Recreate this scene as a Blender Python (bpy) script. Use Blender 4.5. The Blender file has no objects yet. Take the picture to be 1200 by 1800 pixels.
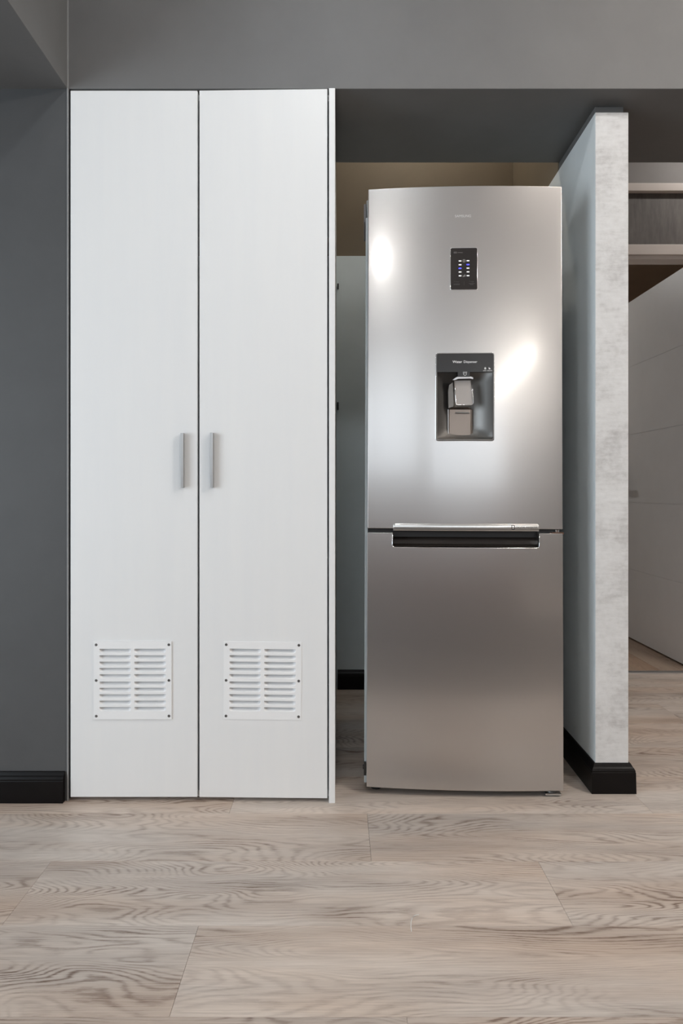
import bpy, bmesh, math, random
from mathutils import Vector, Matrix

scene = bpy.context.scene
C = scene.collection
PI = math.pi

# ------------------------------------------------------------------ camera
F, VX, VY, CAMZ = 1150.0, 595.0, 862.0, 0.93      # focal length (px), principal point, eye height
cam_data = bpy.data.cameras.new('camera')
cam_data.sensor_fit = 'AUTO'
cam_data.sensor_width = 36.0
cam_data.lens = F / 1800.0 * 36.0
cam_data.shift_x = (600.0 - VX) / 1800.0
cam_data.shift_y = -(900.0 - VY) / 1800.0
cam_data.clip_start = 0.05
cam = bpy.data.objects.new('camera', cam_data)
cam.location = (0, 0, CAMZ)
cam.rotation_euler = (PI / 2, 0, 0)
C.objects.link(cam)
scene.camera = cam

# ------------------------------------------------------------------ light and exposure
world = bpy.data.worlds.new('sky')
scene.world = world
world.use_nodes = True
wn = world.node_tree.nodes
wn['Background'].inputs[0].default_value = (0.80, 0.90, 1.0, 1)
wn['Background'].inputs[1].default_value = 1.0

def area(name, loc, target, sx, sy, power, color, spread=PI):
    d = bpy.data.lights.new(name, 'AREA')
    d.shape = 'RECTANGLE'; d.size = sx; d.size_y = sy
    d.energy = power; d.color = color; d.spread = spread
    o = bpy.data.objects.new(name, d)
    o.location = loc
    o.rotation_euler = (Vector(target) - Vector(loc)).to_track_quat('-Z', 'Y').to_euler()
    C.objects.link(o)
    return o

# daylight entering by the big window on the left and by the window in the far wall
area('daylight_side_window', (-3.32, -0.3, 1.25), (0, 0.6, 0.9), 2.3, 2.1, 72, (0.80, 0.91, 1.0))
area('daylight_rear_window', (1.6, -7.72, 2.08), (1.6, 0, 2.08), 2.8, 1.75, 16.5, (0.93, 0.97, 1.0))
area('daylight_kitchen_window', (-1.0, -3.72, 2.03), (-1.0, 0, 2.03), 2.0, 1.65, 10.5, (0.95, 0.98, 1.0))

scene.view_settings.view_transform = 'Standard'
scene.view_settings.look = 'None'
scene.view_settings.gamma = 1.0
scene.view_settings.use_curve_mapping = False
scene.view_settings.exposure = 0.30
try:
    scene.cycles.use_denoising = True
    scene.cycles.max_bounces = 10
    scene.cycles.sample_clamp_indirect = 6.0
    scene.cycles.caustics_reflective = False
    scene.cycles.caustics_refractive = False
except Exception:
    pass

# ------------------------------------------------------------------ helpers
def srgb(r, g, b):
    def f(c):
        c /= 255.0
        return c / 12.92 if c <= 0.04045 else ((c + 0.055) / 1.055) ** 2.4
    return (f(r), f(g), f(b), 1.0)

def mat(name, col, rough=0.5, metal=0.0, spec=0.5, aniso=0.0, coat=0.0):
    m = bpy.data.materials.new(name)
    m.use_nodes = True
    b = m.node_tree.nodes['Principled BSDF']
    b.inputs['Base Color'].default_value = col
    b.inputs['Roughness'].default_value = rough
    b.inputs['Metallic'].default_value = metal
    b.inputs['Specular IOR Level'].default_value = spec
    b.inputs['Anisotropic'].default_value = aniso
    b.inputs['Coat Weight'].default_value = coat
    return m

def emit(name, col, strength):
    m = mat(name, (0.8, 0.8, 0.8, 1))
    b = m.node_tree.nodes['Principled BSDF']
    b.inputs['Emission Color'].default_value = col
    b.inputs['Emission Strength'].default_value = strength
    return m

class G:
    """tiny node-graph builder"""
    def __init__(self, m):
        self.t = m.node_tree; self.n = self.t.nodes; self.l = self.t.links
        self.b = self.n['Principled BSDF']
    def new(self, kind, **kw):
        nd = self.n.new(kind)
        for k, v in kw.items():
            setattr(nd, k, v)
        return nd
    def link(self, a, b):
        self.l.new(a, b)
    def coords(self, kind='Object', scale=(1, 1, 1)):
        tc = self.new('ShaderNodeTexCoord')
        mp = self.new('ShaderNodeMapping')
        mp.inputs['Scale'].default_value = scale
        self.link(tc.outputs[kind], mp.inputs['Vector'])
        return mp.outputs['Vector']
    def noise(self, vec, scale, detail=4, rough=0.55, dist=0.0):
        nd = self.new('ShaderNodeTexNoise')
        nd.inputs['Scale'].default_value = scale
        nd.inputs['Detail'].default_value = detail
        nd.inputs['Roughness'].default_value = rough
        nd.inputs['Distortion'].default_value = dist
        self.link(vec, nd.inputs['Vector'])
        return nd.outputs['Fac']
    def ramp(self, fac, stops):
        nd = self.new('ShaderNodeValToRGB')
        cr = nd.color_ramp
        while len(cr.elements) < len(stops):
            cr.elements.new(0.5)
        for e, (p, c) in zip(cr.elements, stops):
            e.position = p; e.color = c
        self.link(fac, nd.inputs['Fac'])
        return nd.outputs['Color']
    def math(self, op, a, b=None, c=None):
        nd = self.new('ShaderNodeMath', operation=op)
        for i, v in enumerate((a, b, c)):
            if v is None: continue
            if isinstance(v, (int, float)): nd.inputs[i].default_value = v
            else: self.link(v, nd.inputs[i])
        return nd.outputs[0]
    def mix(self, fac, a, b, blend='MIX'):
        nd = self.new('ShaderNodeMix', data_type='RGBA', blend_type=blend)
        for s, v in ((nd.inputs['Factor'], fac), (nd.inputs[6], a), (nd.inputs[7], b)):
            if isinstance(v, (int, float, tuple)): s.default_value = v
            else: self.link(v, s)
        return nd.outputs[2]
    def bump(self, h, strength, dist=0.002):
        nd = self.new('ShaderNodeBump')
        nd.inputs['Strength'].default_value = strength
        nd.inputs['Distance'].default_value = dist
        self.link(h, nd.inputs['Height'])
        self.link(nd.outputs['Normal'], self.b.inputs['Normal'])

def paint(name, col, var=0.06, rough=0.55, bump=0.15, scale=6.0):
    m = mat(name, col, rough, spec=0.35)
    g = G(m)
    v = g.coords()
    n = g.noise(v, scale, 5, 0.6)
    lo = tuple(c * (1 - var) for c in col[:3]) + (1,)
    hi = tuple(min(1, c * (1 + var)) for c in col[:3]) + (1,)
    g.link(g.ramp(n, [(0.3, lo), (0.7, hi)]), g.b.inputs['Base Color'])
    g.bump(g.noise(v, 220, 2), bump, 0.0006)
    return m

M = {}
M['grey_paint'] = paint('grey_wall_paint', (0.153, 0.152, 0.151, 1), 0.05)
M['darkened_grey_paint'] = paint('darkened_left_wall_paint', (0.078, 0.079, 0.081, 1), 0.05)  # the grey wall paint darkened: the left wall's shade is in the colour
M['side_paint'] = paint('blue_grey_partition_paint', (0.76, 0.80, 0.81, 1), 0.03)
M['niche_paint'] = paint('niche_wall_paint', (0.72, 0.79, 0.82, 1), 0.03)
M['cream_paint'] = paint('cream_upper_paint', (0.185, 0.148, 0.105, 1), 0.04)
M['mauve_paint'] = paint('passage_wall_paint', (0.25, 0.235, 0.23, 1), 0.04)
M['room_paint'] = paint('light_room_paint', (0.72, 0.71, 0.69, 1), 0.02)
M['dim_paint'] = paint('far_room_paint', (0.55, 0.44, 0.34, 1), 0.04)
M['ceiling'] = paint('white_ceiling_paint', (0.78, 0.77, 0.76, 1), 0.02)
M['trim_cream'] = paint('cream_gloss_trim', (0.66, 0.60, 0.56, 1), 0.03, 0.35, 0.03)
M['white_door'] = paint('white_leaf_paint', (0.86, 0.86, 0.86, 1), 0.02, 0.4, 0.03)
M['black_gap'] = mat('dark_gap', (0.008, 0.008, 0.008, 1), 0.9, spec=0.1)
M['black_gloss'] = paint('black_gloss_skirting', (0.005, 0.004, 0.004, 1), 0.3, 0.32, 0.05)
M['black_gloss'].node_tree.nodes['Principled BSDF'].inputs['Specular IOR Level'].default_value = 0.16
M['black_plastic'] = mat('black_plastic', (0.012, 0.012, 0.013, 1), 0.35)
M['grey_plastic'] = mat('grey_plastic', (0.22, 0.215, 0.23, 1), 0.4)
M['panel_glass'] = mat('dark_panel_glass', (0.022, 0.019, 0.018, 1), 0.12, coat=0.5)
M['chrome'] = mat('chrome', (0.85, 0.85, 0.86, 1), 0.08, 1.0)
M['alu'] = mat('satin_aluminium', (0.55, 0.55, 0.55, 1), 0.34, 1.0)
M['white_metal'] = mat('white_enamel', (0.86, 0.86, 0.86, 1), 0.35)
M['screw'] = mat('screw_steel', (0.22, 0.22, 0.22, 1), 0.35, 1.0)
M['white_print'] = mat('white_print', (0.80, 0.80, 0.80, 1), 0.5)
M['dim_print'] = mat('dim_print', (0.055, 0.05, 0.05, 1), 0.5)
M['dark_print'] = mat('dark_print', (0.03, 0.03, 0.03, 1), 0.5)
M['silver_print'] = mat('silver_print', (0.85, 0.85, 0.85, 1), 0.35, 0.3)
M['led_white'] = emit('white_indicator', (1, 0.98, 0.95, 1), 0.35)
M['led_blue'] = emit('blue_indicator', (0.035, 0.035, 1.0, 1), 2.2)
M['led_blue'].node_tree.nodes['Principled BSDF'].inputs['Base Color'].default_value = (0.1, 0.1, 0.6, 1)
M['thread'] = mat('white_thread', (0.8, 0.8, 0.78, 1), 0.8)

# white lacquer of the cupboard, faint vertical wiping marks and scuffs
m = mat('white_lacquer', (0.80, 0.80, 0.80, 1), 0.42, spec=0.4); M['lacquer'] = m
g = G(m)
v = g.coords('Object', (9, 1, 0.7))
n = g.noise(v, 2.2, 5, 0.6)
g.link(g.ramp(n, [(0.32, (0.785, 0.788, 0.79, 1)), (0.7, (0.805, 0.805, 0.80, 1))]), g.b.inputs['Base Color'])
g.link(g.math('MULTIPLY_ADD', n, 0.12, 0.36), g.b.inputs['Roughness'])

# rough skim-coat plaster on the partition's end
m = mat('concrete_plaster', (0.6, 0.6, 0.59, 1), 0.75, spec=0.25); M['plaster'] = m
g = G(m)
v = g.coords()
n1 = g.noise(v, 7, 7, 0.62, 0.4)
n2 = g.noise(g.coords('Object', (12, 12, 60)), 1.6, 6, 0.7)
n3 = g.noise(v, 60, 4, 0.6)
f = g.math('ADD', g.math('MULTIPLY', n1, 0.5), g.math('ADD', g.math('MULTIPLY', n2, 0.3), g.math('MULTIPLY', n3, 0.2)))
g.link(g.ramp(f, [(0.36, (0.45, 0.44, 0.437, 1)), (0.5, (0.61, 0.606, 0.603, 1)), (0.66, (0.70, 0.70, 0.70, 1))]), g.b.inputs['Base Color'])
g.bump(f, 0.35, 0.004)

# dark brushed board above the passage door
m = mat('dark_board', (0.07, 0.062, 0.058, 1), 0.6); M['dark_board'] = m
g = G(m)
n = g.noise(g.coords('Object', (26, 26, 5)), 1.5, 6, 0.65)
n1 = g.noise(g.coords(), 5, 3)
g.link(g.ramp(g.math('ADD', g.math('MULTIPLY', n, 0.6), g.math('MULTIPLY', n1, 0.4)),
              [(0.35, (0.075, 0.066, 0.062, 1)), (0.65, (0.15, 0.135, 0.125, 1))]), g.b.inputs['Base Color'])

# horizontally brushed stainless steel
def steel(name, col, rough, fine=0.09, share=0.35):
    """two lobes: the brushed sheen and the clearer mirror of the lacquer over it"""
    m = mat(name, col, rough, 1.0)
    g = G(m)
    n = g.noise(g.coords('Object', (3, 3, 900)), 1.0, 3, 0.6)
    g.link(g.math('MULTIPLY_ADD', n, 0.016, rough - 0.008), g.b.inputs['Roughness'])
    lo = tuple(c * 0.985 for c in col[:3]) + (1,)
    c = g.ramp(n, [(0.3, lo), (0.7, col)])
    g.link(c, g.b.inputs['Base Color'])
    b2 = g.new('ShaderNodeBsdfPrincipled')
    b2.inputs['Metallic'].default_value = 1.0
    b2.inputs['Roughness'].default_value = fine
    g.link(c, b2.inputs['Base Color'])
    mx = g.new('ShaderNodeMixShader')
    mx.inputs[0].default_value = share
    g.link(g.b.outputs[0], mx.inputs[1]); g.link(b2.outputs[0], mx.inputs[2])
    g.link(mx.outputs[0], g.n['Material Output'].inputs['Surface'])
    return m
M['steel'] = steel('brushed_steel', (0.575, 0.565, 0.56, 1), 0.29, 0.12, 0.14)
M['steel_bright'] = steel('bright_steel', (0.72, 0.72, 0.71, 1), 0.28, share=0.15)
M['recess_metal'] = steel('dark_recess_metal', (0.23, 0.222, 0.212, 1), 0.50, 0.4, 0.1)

# pale limed-oak planks: each plank shifts the pattern by its own random value
def wood(name, light, dark, along='X', tint=0.10):
    m = mat(name, light, 0.42, spec=0.4)
    g = G(m)
    tc = g.new('ShaderNodeTexCoord')
    oi = g.new('ShaderNodeObjectInfo')
    off = g.new('ShaderNodeCombineXYZ')
    g.link(g.math('MULTIPLY', oi.outputs['Random'], 37.0), off.inputs[0])
    g.link(g.math('MULTIPLY', oi.outputs['Random'], 91.0), off.inputs[1])
    add = g.new('ShaderNodeVectorMath', operation='ADD')
    g.link(tc.outputs['Object'], add.inputs[0]); g.link(off.outputs[0], add.inputs[1])
    def mapped(sx, sy):
        mp = g.new('ShaderNodeMapping')
        mp.inputs['Scale'].default_value = (sx, sy, 1) if along == 'X' else (sy, sx, 1)
        g.link(add.outputs[0], mp.inputs['Vector'])
        return mp.outputs['Vector']
    field = g.noise(mapped(1.15, 5.2), 1.0, 2.0, 0.40, 0.25)          # height field whose contours are the cathedral grain
    jit = g.noise(mapped(9, 60), 1.0, 5, 0.7)
    ph = g.math('MULTIPLY_ADD', field, 330.0, g.math('MULTIPLY', jit, 9.0))
    rings = g.math('POWER', g.math('MULTIPLY_ADD', g.math('SINE', ph), 0.5, 0.5), 2.0)
    fibre = g.noise(mapped(7, 330), 1.0, 5, 0.65)
    pores = g.math('GREATER_THAN', g.noise(mapped(16, 420), 1.0, 2, 0.5), 0.66)
    tone = g.noise(mapped(1.3, 9), 1.0, 5, 0.6)
    patch = g.ramp(g.noise(mapped(1.6, 9), 1.3, 3, 0.6), [(0.38, (0.06, 0.06, 0.06, 1)), (0.68, (0.9, 0.9, 0.9, 1))])
    vo = g.new('ShaderNodeTexVoronoi'); g.link(mapped(1.35, 3.3), vo.inputs['Vector']); vo.inputs['Scale'].default_value = 1.0
    knot = g.ramp(vo.outputs['Distance'], [(0.03, (1, 1, 1, 1)), (0.17, (0, 0, 0, 1))])
    f = g.math('MULTIPLY', g.math('MULTIPLY', rings, patch), 0.30)
    f = g.math('ADD', f, g.math('MULTIPLY', fibre, 0.50))
    f = g.math('ADD', f, g.math('MULTIPLY', tone, 0.80))
    f = g.math('ADD', f, g.math('MULTIPLY', pores, 0.08))
    f = g.math('ADD', f, g.math('MULTIPLY', knot, 0.18))
    mid = tuple((a * 0.55 + b * 0.45) for a, b in zip(light, dark))
    col0 = g.ramp(f, [(0.47, light), (0.78, mid), (1.0, dark)])
    warm = g.ramp(g.noise(mapped(0.9, 5.0), 1.0, 3), [(0.38, (1.0, 1.0, 1.0, 1)), (0.66, (1.0, 0.90, 0.82, 1))])
    col = g.mix(1.0, col0, warm, 'MULTIPLY')
    v = g.math('MULTIPLY_ADD', oi.outputs['Random'], tint, 1.0 - tint * 0.5)
    hsv = g.new('ShaderNodeHueSaturation')
    g.link(v, hsv.inputs['Value']); g.link(col, hsv.inputs['Color'])
    g.link(hsv.outputs['Color'], g.b.inputs['Base Color'])
    g.link(g.math('MULTIPLY_ADD', f, 0.2, 0.28), g.b.inputs['Roughness'])
    g.bump(g.math('SUBTRACT', 1.0, f), 0.12, 0.0012)
    return m
M['oak'] = wood('limed_oak', (0.655, 0.592, 0.538, 1), (0.16, 0.110, 0.084, 1), tint=0.16)
M['oak_far'] = wood('brown_oak', (0.34, 0.26, 0.20, 1), (0.17, 0.12, 0.09, 1), along='Y')
M['cabinet_wood'] = wood('cabinet_wood', (0.22, 0.13, 0.09, 1), (0.10, 0.055, 0.035, 1), along='X')

def link_mesh(name, bm, material, parent=None, smooth=False):
    me = bpy.data.meshes.new(name)
    bmesh.ops.recalc_face_normals(bm, faces=bm.faces[:])
    if smooth:
        for f in bm.faces: f.smooth = True
    bm.to_mesh(me); bm.free()
    mats = material if isinstance(material, (list, tuple)) else [material]
    for x in mats: me.materials.append(x)
    o = bpy.data.objects.new(name, me)
    C.objects.link(o)
    if parent is not None: o.parent = parent
    return o

def bevel_mod(o, w, seg=2, ang=40):
    b = o.modifiers.new('bevel', 'BEVEL')
    b.width = w; b.segments = seg; b.limit_method = 'ANGLE'; b.angle_limit = math.radians(ang)
    for p in o.data.polygons: p.use_smooth = True
    wn_ = o.modifiers.new('normals', 'WEIGHTED_NORMAL'); wn_.keep_sharp = True
    return o

def box(bm, x0, x1, y0, y1, z0, z1, mi=0):
    vs = [bm.verts.new(p) for p in ((x0, y0, z0), (x1, y0, z0), (x1, y1, z0), (x0, y1, z0),
                                    (x0, y0, z1), (x1, y0, z1), (x1, y1, z1), (x0, y1, z1))]
    for q in ((0, 3, 2, 1), (4, 5, 6, 7), (0, 1, 5, 4), (1, 2, 6, 5), (2, 3, 7, 6), (3, 0, 4, 7)):
        f = bm.faces.new([vs[i] for i in q]); f.material_index = mi
    return vs

def bx(name, x0, x1, y0, y1, z0, z1, material, parent=None, bev=0.0):
    bm = bmesh.new(); box(bm, x0, x1, y0, y1, z0, z1)
    o = link_mesh(name, bm, material, parent)
    if bev: bevel_mod(o, bev)
    return o

def struct(o):
    o['kind'] = 'structure'; return o

def tag(o, label, cat, group=None):
    o['label'] = label; o['category'] = cat
    if group: o['group'] = group
    return o

def empty(name, loc=(0, 0, 0), rot=(0, 0, 0), parent=None):
    o = bpy.data.objects.new(name, None)
    o.location = loc; o.rotation_euler = rot; o.empty_display_size = 0.1
    C.objects.link(o)
    if parent is not None: o.parent = parent
    return o

def cyl(bm, c, r, h, axis='Y', n=20, r2=None):
    """cylinder starting at c and running h along axis"""
    r2 = r if r2 is None else r2
    a, b = [], []
    for i in range(n):
        t = 2 * PI * i / n
        u, w = math.cos(t), math.sin(t)
        if axis == 'Y':
            a.append(bm.verts.new((c[0] + r * u, c[1], c[2] + r * w))); b.append(bm.verts.new((c[0] + r2 * u, c[1] + h, c[2] + r2 * w)))
        elif axis == 'Z':
            a.append(bm.verts.new((c[0] + r * u, c[1] + r * w, c[2]))); b.append(bm.verts.new((c[0] + r2 * u, c[1] + r2 * w, c[2] + h)))
        else:
            a.append(bm.verts.new((c[0], c[1] + r * u, c[2] + r * w))); b.append(bm.verts.new((c[0] + h, c[1] + r2 * u, c[2] + r2 * w)))
    bm.faces.new(a[::-1]); bm.faces.new(b)
    for i in range(n):
        bm.faces.new((a[i], a[(i + 1) % n], b[(i + 1) % n], b[i]))

def rrect(x0, x1, z0, z1, r, n=6, corners=(1, 1, 1, 1)):
    """outline of a rectangle with round corners (order: top right, top left, bottom left, bottom right)"""
    pts = []
    for k, (cx, cz, a0) in enumerate(((x1 - r, z1 - r, 0), (x0 + r, z1 - r, 90), (x0 + r, z0 + r, 180), (x1 - r, z0 + r, 270))):
        if corners[k]:
            for i in range(n + 1):
                a = math.radians(a0 + 90.0 * i / n)
                pts.append((cx + r * math.cos(a), cz + r * math.sin(a)))
        else:
            pts.append(((x1, z1), (x0, z1), (x0, z0), (x1, z0))[k])
    return pts

def plate(bm, pts, y0, y1):
    """extrude an x/z outline from y0 (front) to y1"""
    a = [bm.verts.new((x, y0, z)) for x, z in pts]
    b = [bm.verts.new((x, y1, z)) for x, z in pts]
    bm.faces.new(a); bm.faces.new(b[::-1])
    n = len(pts)
    for i in range(n):
        bm.faces.new((a[i], b[i], b[(i + 1) % n], a[(i + 1) % n]))

def ring(bm, outer, inner, y0, y1):
    n = len(outer)
    A = [bm.verts.new((x, y0, z)) for x, z in outer]; B = [bm.verts.new((x, y0, z)) for x, z in inner]
    Cc = [bm.verts.new((x, y1, z)) for x, z in outer]; D = [bm.verts.new((x, y1, z)) for x, z in inner]
    for i in range(n):
        j = (i + 1) % n
        bm.faces.new((A[i], B[i], B[j], A[j])); bm.faces.new((Cc[i], Cc[j], D[j], D[i]))
        bm.faces.new((A[i], A[j], Cc[j], Cc[i])); bm.faces.new((B[i], D[i], D[j], B[j]))

def lettering(name, text, x, y, z, size, material, parent, align='CENTER', bold=0.0, sx=1.0):
    cu = bpy.data.curves.new(name, 'FONT')
    cu.body = text; cu.size = size; cu.extrude = 0.0002; cu.offset = bold
    cu.align_x = align; cu.align_y = 'CENTER'
    tmp = bpy.data.objects.new(name, cu)
    C.objects.link(tmp)
    dg = bpy.context.evaluated_depsgraph_get()
    me = bpy.data.meshes.new_from_object(tmp.evaluated_get(dg))
    bpy.data.objects.remove(tmp); bpy.data.curves.remove(cu)
    me.name = name
    me.transform(Matrix.Diagonal((sx, 1, 1, 1)))
    me.transform(Matrix.Rotation(PI / 2, 4, 'X'))
    me.materials.clear(); me.materials.append(material)
    o = bpy.data.objects.new(name, me)
    o.location = (x, y, z)
    C.objects.link(o)
    if parent is not None: o.parent = parent
    return o

def quad_prism(bm, pts, z0, z1, side_mats=None):
    """vertical prism on an x/y outline; side i joins point i and i+1"""
    a = [bm.verts.new((x, y, z0)) for x, y in pts]; b = [bm.verts.new((x, y, z1)) for x, y in pts]
    bm.faces.new(a[::-1]); bm.faces.new(b)
    n = len(pts)
    for i in range(n):
        f = bm.faces.new((a[i], a[(i + 1) % n], b[(i + 1) % n], b[i]))
        if side_mats: f.material_index = side_mats[i]

# ------------------------------------------------------------------ the room shell
D0 = 1.960            # plane of the bulkhead and of the left wall
SOFFIT = 2.133
CEIL = 3.00
LX = -0.812           # right edge of the left wall
XL, XR, YR = -3.20, 3.4, -7.6

floor_base = struct(bx('floor', XL, XR, YR, 3.36, -0.06, -0.004, M['black_gap']))

# planks (each one a child of the floor)
rows = [(2.853 - 0.2425 * k) for k in range(-2, 34)]          # far edge of each row
joints = {}                                                 # phase of the end joints, read off the photograph
joints_known = {2.126: 0.905, 1.883: 0.082, 1.640: 0.50, 1.398: -0.299, 2.368: 0.42, 2.611: -0.2, 2.853: 1.39, 3.096: 0.7, 1.155: 0.12}
PL, PW, GAP = 1.22, 0.2425, 0.0005
random.seed(5)
pmesh = {}
def plank_mesh(L, W):
    key = (round(L, 3), round(W, 3))
    if key in pmesh: return pmesh[key]
    bm = bmesh.new()
    t, b = 0.0, 0.0004
    lo = [bm.verts.new((sx * L / 2, sy * W / 2, -0.004)) for sx, sy in ((-1, -1), (1, -1), (1, 1), (-1, 1))]
    md = [bm.verts.new((sx * L / 2, sy * W / 2, -b)) for sx, sy in ((-1, -1), (1, -1), (1, 1), (-1, 1))]
    hi = [bm.verts.new((sx * (L / 2 - b), sy * (W / 2 - b), t)) for sx, sy in ((-1, -1), (1, -1), (1, 1), (-1, 1))]
    bm.faces.new(hi)
    for i in range(4):
        j = (i + 1) % 4
        bm.faces.new((lo[i], lo[j], md[j], md[i])); bm.faces.new((md[i], md[j], hi[j], hi[i]))
    me = bpy.data.meshes.new('plank'); bm.to_mesh(me); bm.free()
    me.materials.append(M['oak'])
    pmesh[key] = me
    return me
for far in rows:
    near = far - PW
    ph = None
    for k, val in joints_known.items():
        if abs(k - far) < 0.03: ph = val
    if ph is None: ph = random.uniform(-0.6, 0.6)
    x = ph - PL * math.ceil((ph - XL) / PL)
    while x < XR:
        x0, x1 = max(x, XL), min(x + PL, XR)
        y1 = min(far, 3.325)
        if x1 - x0 > 0.05 and near > YR and y1 - near > 0.03:
            o = bpy.data.objects.new('plank', plank_mesh(x1 - x0 - GAP, y1 - near - GAP))
            o.location = ((x0 + x1) / 2, (near + y1) / 2, 0)
            C.objects.link(o); o.parent = floor_base
        x += PL

# ceilings and outer walls
struct(bx('ceiling', XL, XR, YR, 3.36, CEIL, CEIL + 0.08, M['ceiling']))
def pierced_wall(x0, x1, y, wx0, wx1, wz0, wz1):
    for q in ((x0, wx0, 0, CEIL), (wx1, x1, 0, CEIL), (wx0, wx1, wz1, CEIL), (wx0, wx1, 0, wz0)):
        struct(bx('wall_rear', q[0], q[1], y - 0.1, y, q[2], q[3], M['room_paint']))
pierced_wall(0.0, XR + 0.1, YR, 0.2, 3.0, 1.30, 2.95)
pierced_wall(XL - 0.1, 0.1, -3.6, -2.0, 0.0, 1.30, 2.85)
struct(bx('wall_return', 0.0, 0.1, YR, -3.7, 0, CEIL, M['room_paint']))
struct(bx('wall_right', XR, XR + 0.1, YR, 3.4, 0, CEIL, M['mauve_paint']))
struct(bx('wall_side', XL - 0.1, XL, YR, -1.5, 0, CEIL, M['room_paint']))
struct(bx('wall_side', XL - 0.1, XL, 0.9, D0 + 0.1, 0, CEIL, M['room_paint']))
struct(bx('wall_side', XL - 0.1, XL, -1.5, 0.9, 2.3, CEIL, M['room_paint']))
struct(bx('wall_side', XL - 0.1, XL, -1.5, 0.9, 0, 0.2, M['room_paint']))

def window(name, axis, a0, a1, z0, z1, c):
    w = struct(empty(name))
    t = 0.05
    def bar(n, u0, u1, w0, w1, d=0.03, mm='white_metal'):
        if axis == 'Y': bx(n, c - d, c + d, u0, u1, w0, w1, M[mm], w)
        else: bx(n, u0, u1, c - d, c + d, w0, w1, M[mm], w)
    bar('sill', a0, a1, z0, z0 + t); bar('head', a0, a1, z1 - t, z1)
    bar('jamb', a0, a0 + t, z0 + t, z1 - t); bar('jamb', a1 - t, a1, z0 + t, z1 - t)
    mid = (a0 + a1) / 2
    bar('mullion', mid - t / 2, mid + t / 2, z0 + t, z1 - t)
    return w
window('window_1', 'Y', -1.5, 0.9, 0.2, 2.3, XL - 0.05)
window('window_2', 'X', 0.2, 3.0, 1.30, 2.95, YR - 0.05)
window('window_3', 'X', -2.0, 0.0, 1.30, 2.85, -3.65)

# grey wall on the left, dropped bulkheads over it and over the cupboard
struct(bx('wall_left', XL, LX, D0, D0 + 0.10, 0, SOFFIT, M['darkened_grey_paint']))
struct(bx('wall_bulkhead', LX, XR, D0, 2.402, SOFFIT, CEIL, M['grey_paint'], bev=0.002))
struct(bx('wall_bulkhead_left', XL, LX, -1.6, D0 + 0.10, SOFFIT, CEIL, M['grey_paint'], bev=0.002))

struct(bx('trim_2', LX - 0.001, LX + 0.0035, D0 - 0.003, D0 + 0.004, 0.0, CEIL - 0.001, paint('corner_bead_paint', (0.26, 0.26, 0.26, 1)), None, 0.001))

# niche
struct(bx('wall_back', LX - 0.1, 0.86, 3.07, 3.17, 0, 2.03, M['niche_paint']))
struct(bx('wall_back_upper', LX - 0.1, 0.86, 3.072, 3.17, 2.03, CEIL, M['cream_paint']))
struct(bx('wall_cupboard_side', LX - 0.1, LX, 2.06, 3.07, 0, CEIL, M['niche_paint']))

# partition on the right of the fridge: plastered end, painted flank
bm = bmesh.new()
PF = 2.020
quad_prism(bm, [(0.792, PF), (0.895, PF), (0.925, 3.32), (0.824, 3.32)], 0, 2.098, [1, 2, 0, 0])
quad_prism(bm, [(0.803, PF + 0.03), (0.893, PF + 0.03), (0.900, 2.402), (0.808, 2.402)], 2.098, SOFFIT, [4, 4, 4, 4])
quad_prism(bm, [(0.804, 2.402), (0.900, 2.402), (0.925, 3.32), (0.824, 3.32)], 2.098, CEIL, [3, 3, 3, 3])
o = struct(link_mesh('wall_partition', bm, [M['side_paint'], M['plaster'], M['mauve_paint'], M['cream_paint'], M['grey_paint']]))
bevel_mod(o, 0.0025)

# skirtings: moulded profile swept along each run
PROF = [(0, 0), (0.0165, 0), (0.0155, 0.064), (0.0145, 0.066), (0.0145, 0.070), (0.0115, 0.076), (0.0085, 0.080), (0.0065, 0.084), (0.004, 0.0885), (0, 0.0895)]
def skirting(name, path, parent=None):
    """path: x/y points; the moulding stands to the right of the walking direction"""
    bm = bmesh.new()
    nrm = []
    for i in range(len(path) - 1):
        dx, dy = path[i + 1][0] - path[i][0], path[i + 1][1] - path[i][1]
        L = math.hypot(dx, dy); nrm.append((dy / L, -dx / L))
    rings_ = []
    for i, p in enumerate(path):
        if i == 0: m_, k = nrm[0], 1
        elif i == len(path) - 1: m_, k = nrm[-1], 1
        else:
            a, b = nrm[i - 1], nrm[i]
            s = (a[0] + b[0], a[1] + b[1]); d = 1 + a[0] * b[0] + a[1] * b[1]
            m_, k = (s[0] / d, s[1] / d), 1
        rings_.append([bm.verts.new((p[0] + m_[0] * u, p[1] + m_[1] * u, z)) for u, z in PROF])
    n = len(PROF)
    for i in range(len(rings_) - 1):
        for j in range(n - 1):
            bm.faces.new((rings_[i][j], rings_[i + 1][j], rings_[i + 1][j + 1], rings_[i][j + 1]))
    bm.faces.new(rings_[0]); bm.faces.new(rings_[-1][::-1])
    return struct(link_mesh(name, bm, M['black_gloss']))
skirting('baseboard_left', [(XL + 0.01, D0 - 0.0005), (-0.8190, D0 - 0.0005)])
skirting('baseboard_back', [(-0.005, 3.0695), (0.815, 3.0695)])
skirting('baseboard_partition', [(0.8215, 3.05), (0.7915, PF - 0.0005), (0.8955, PF - 0.0005), (0.9235, 3.20)])

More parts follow.
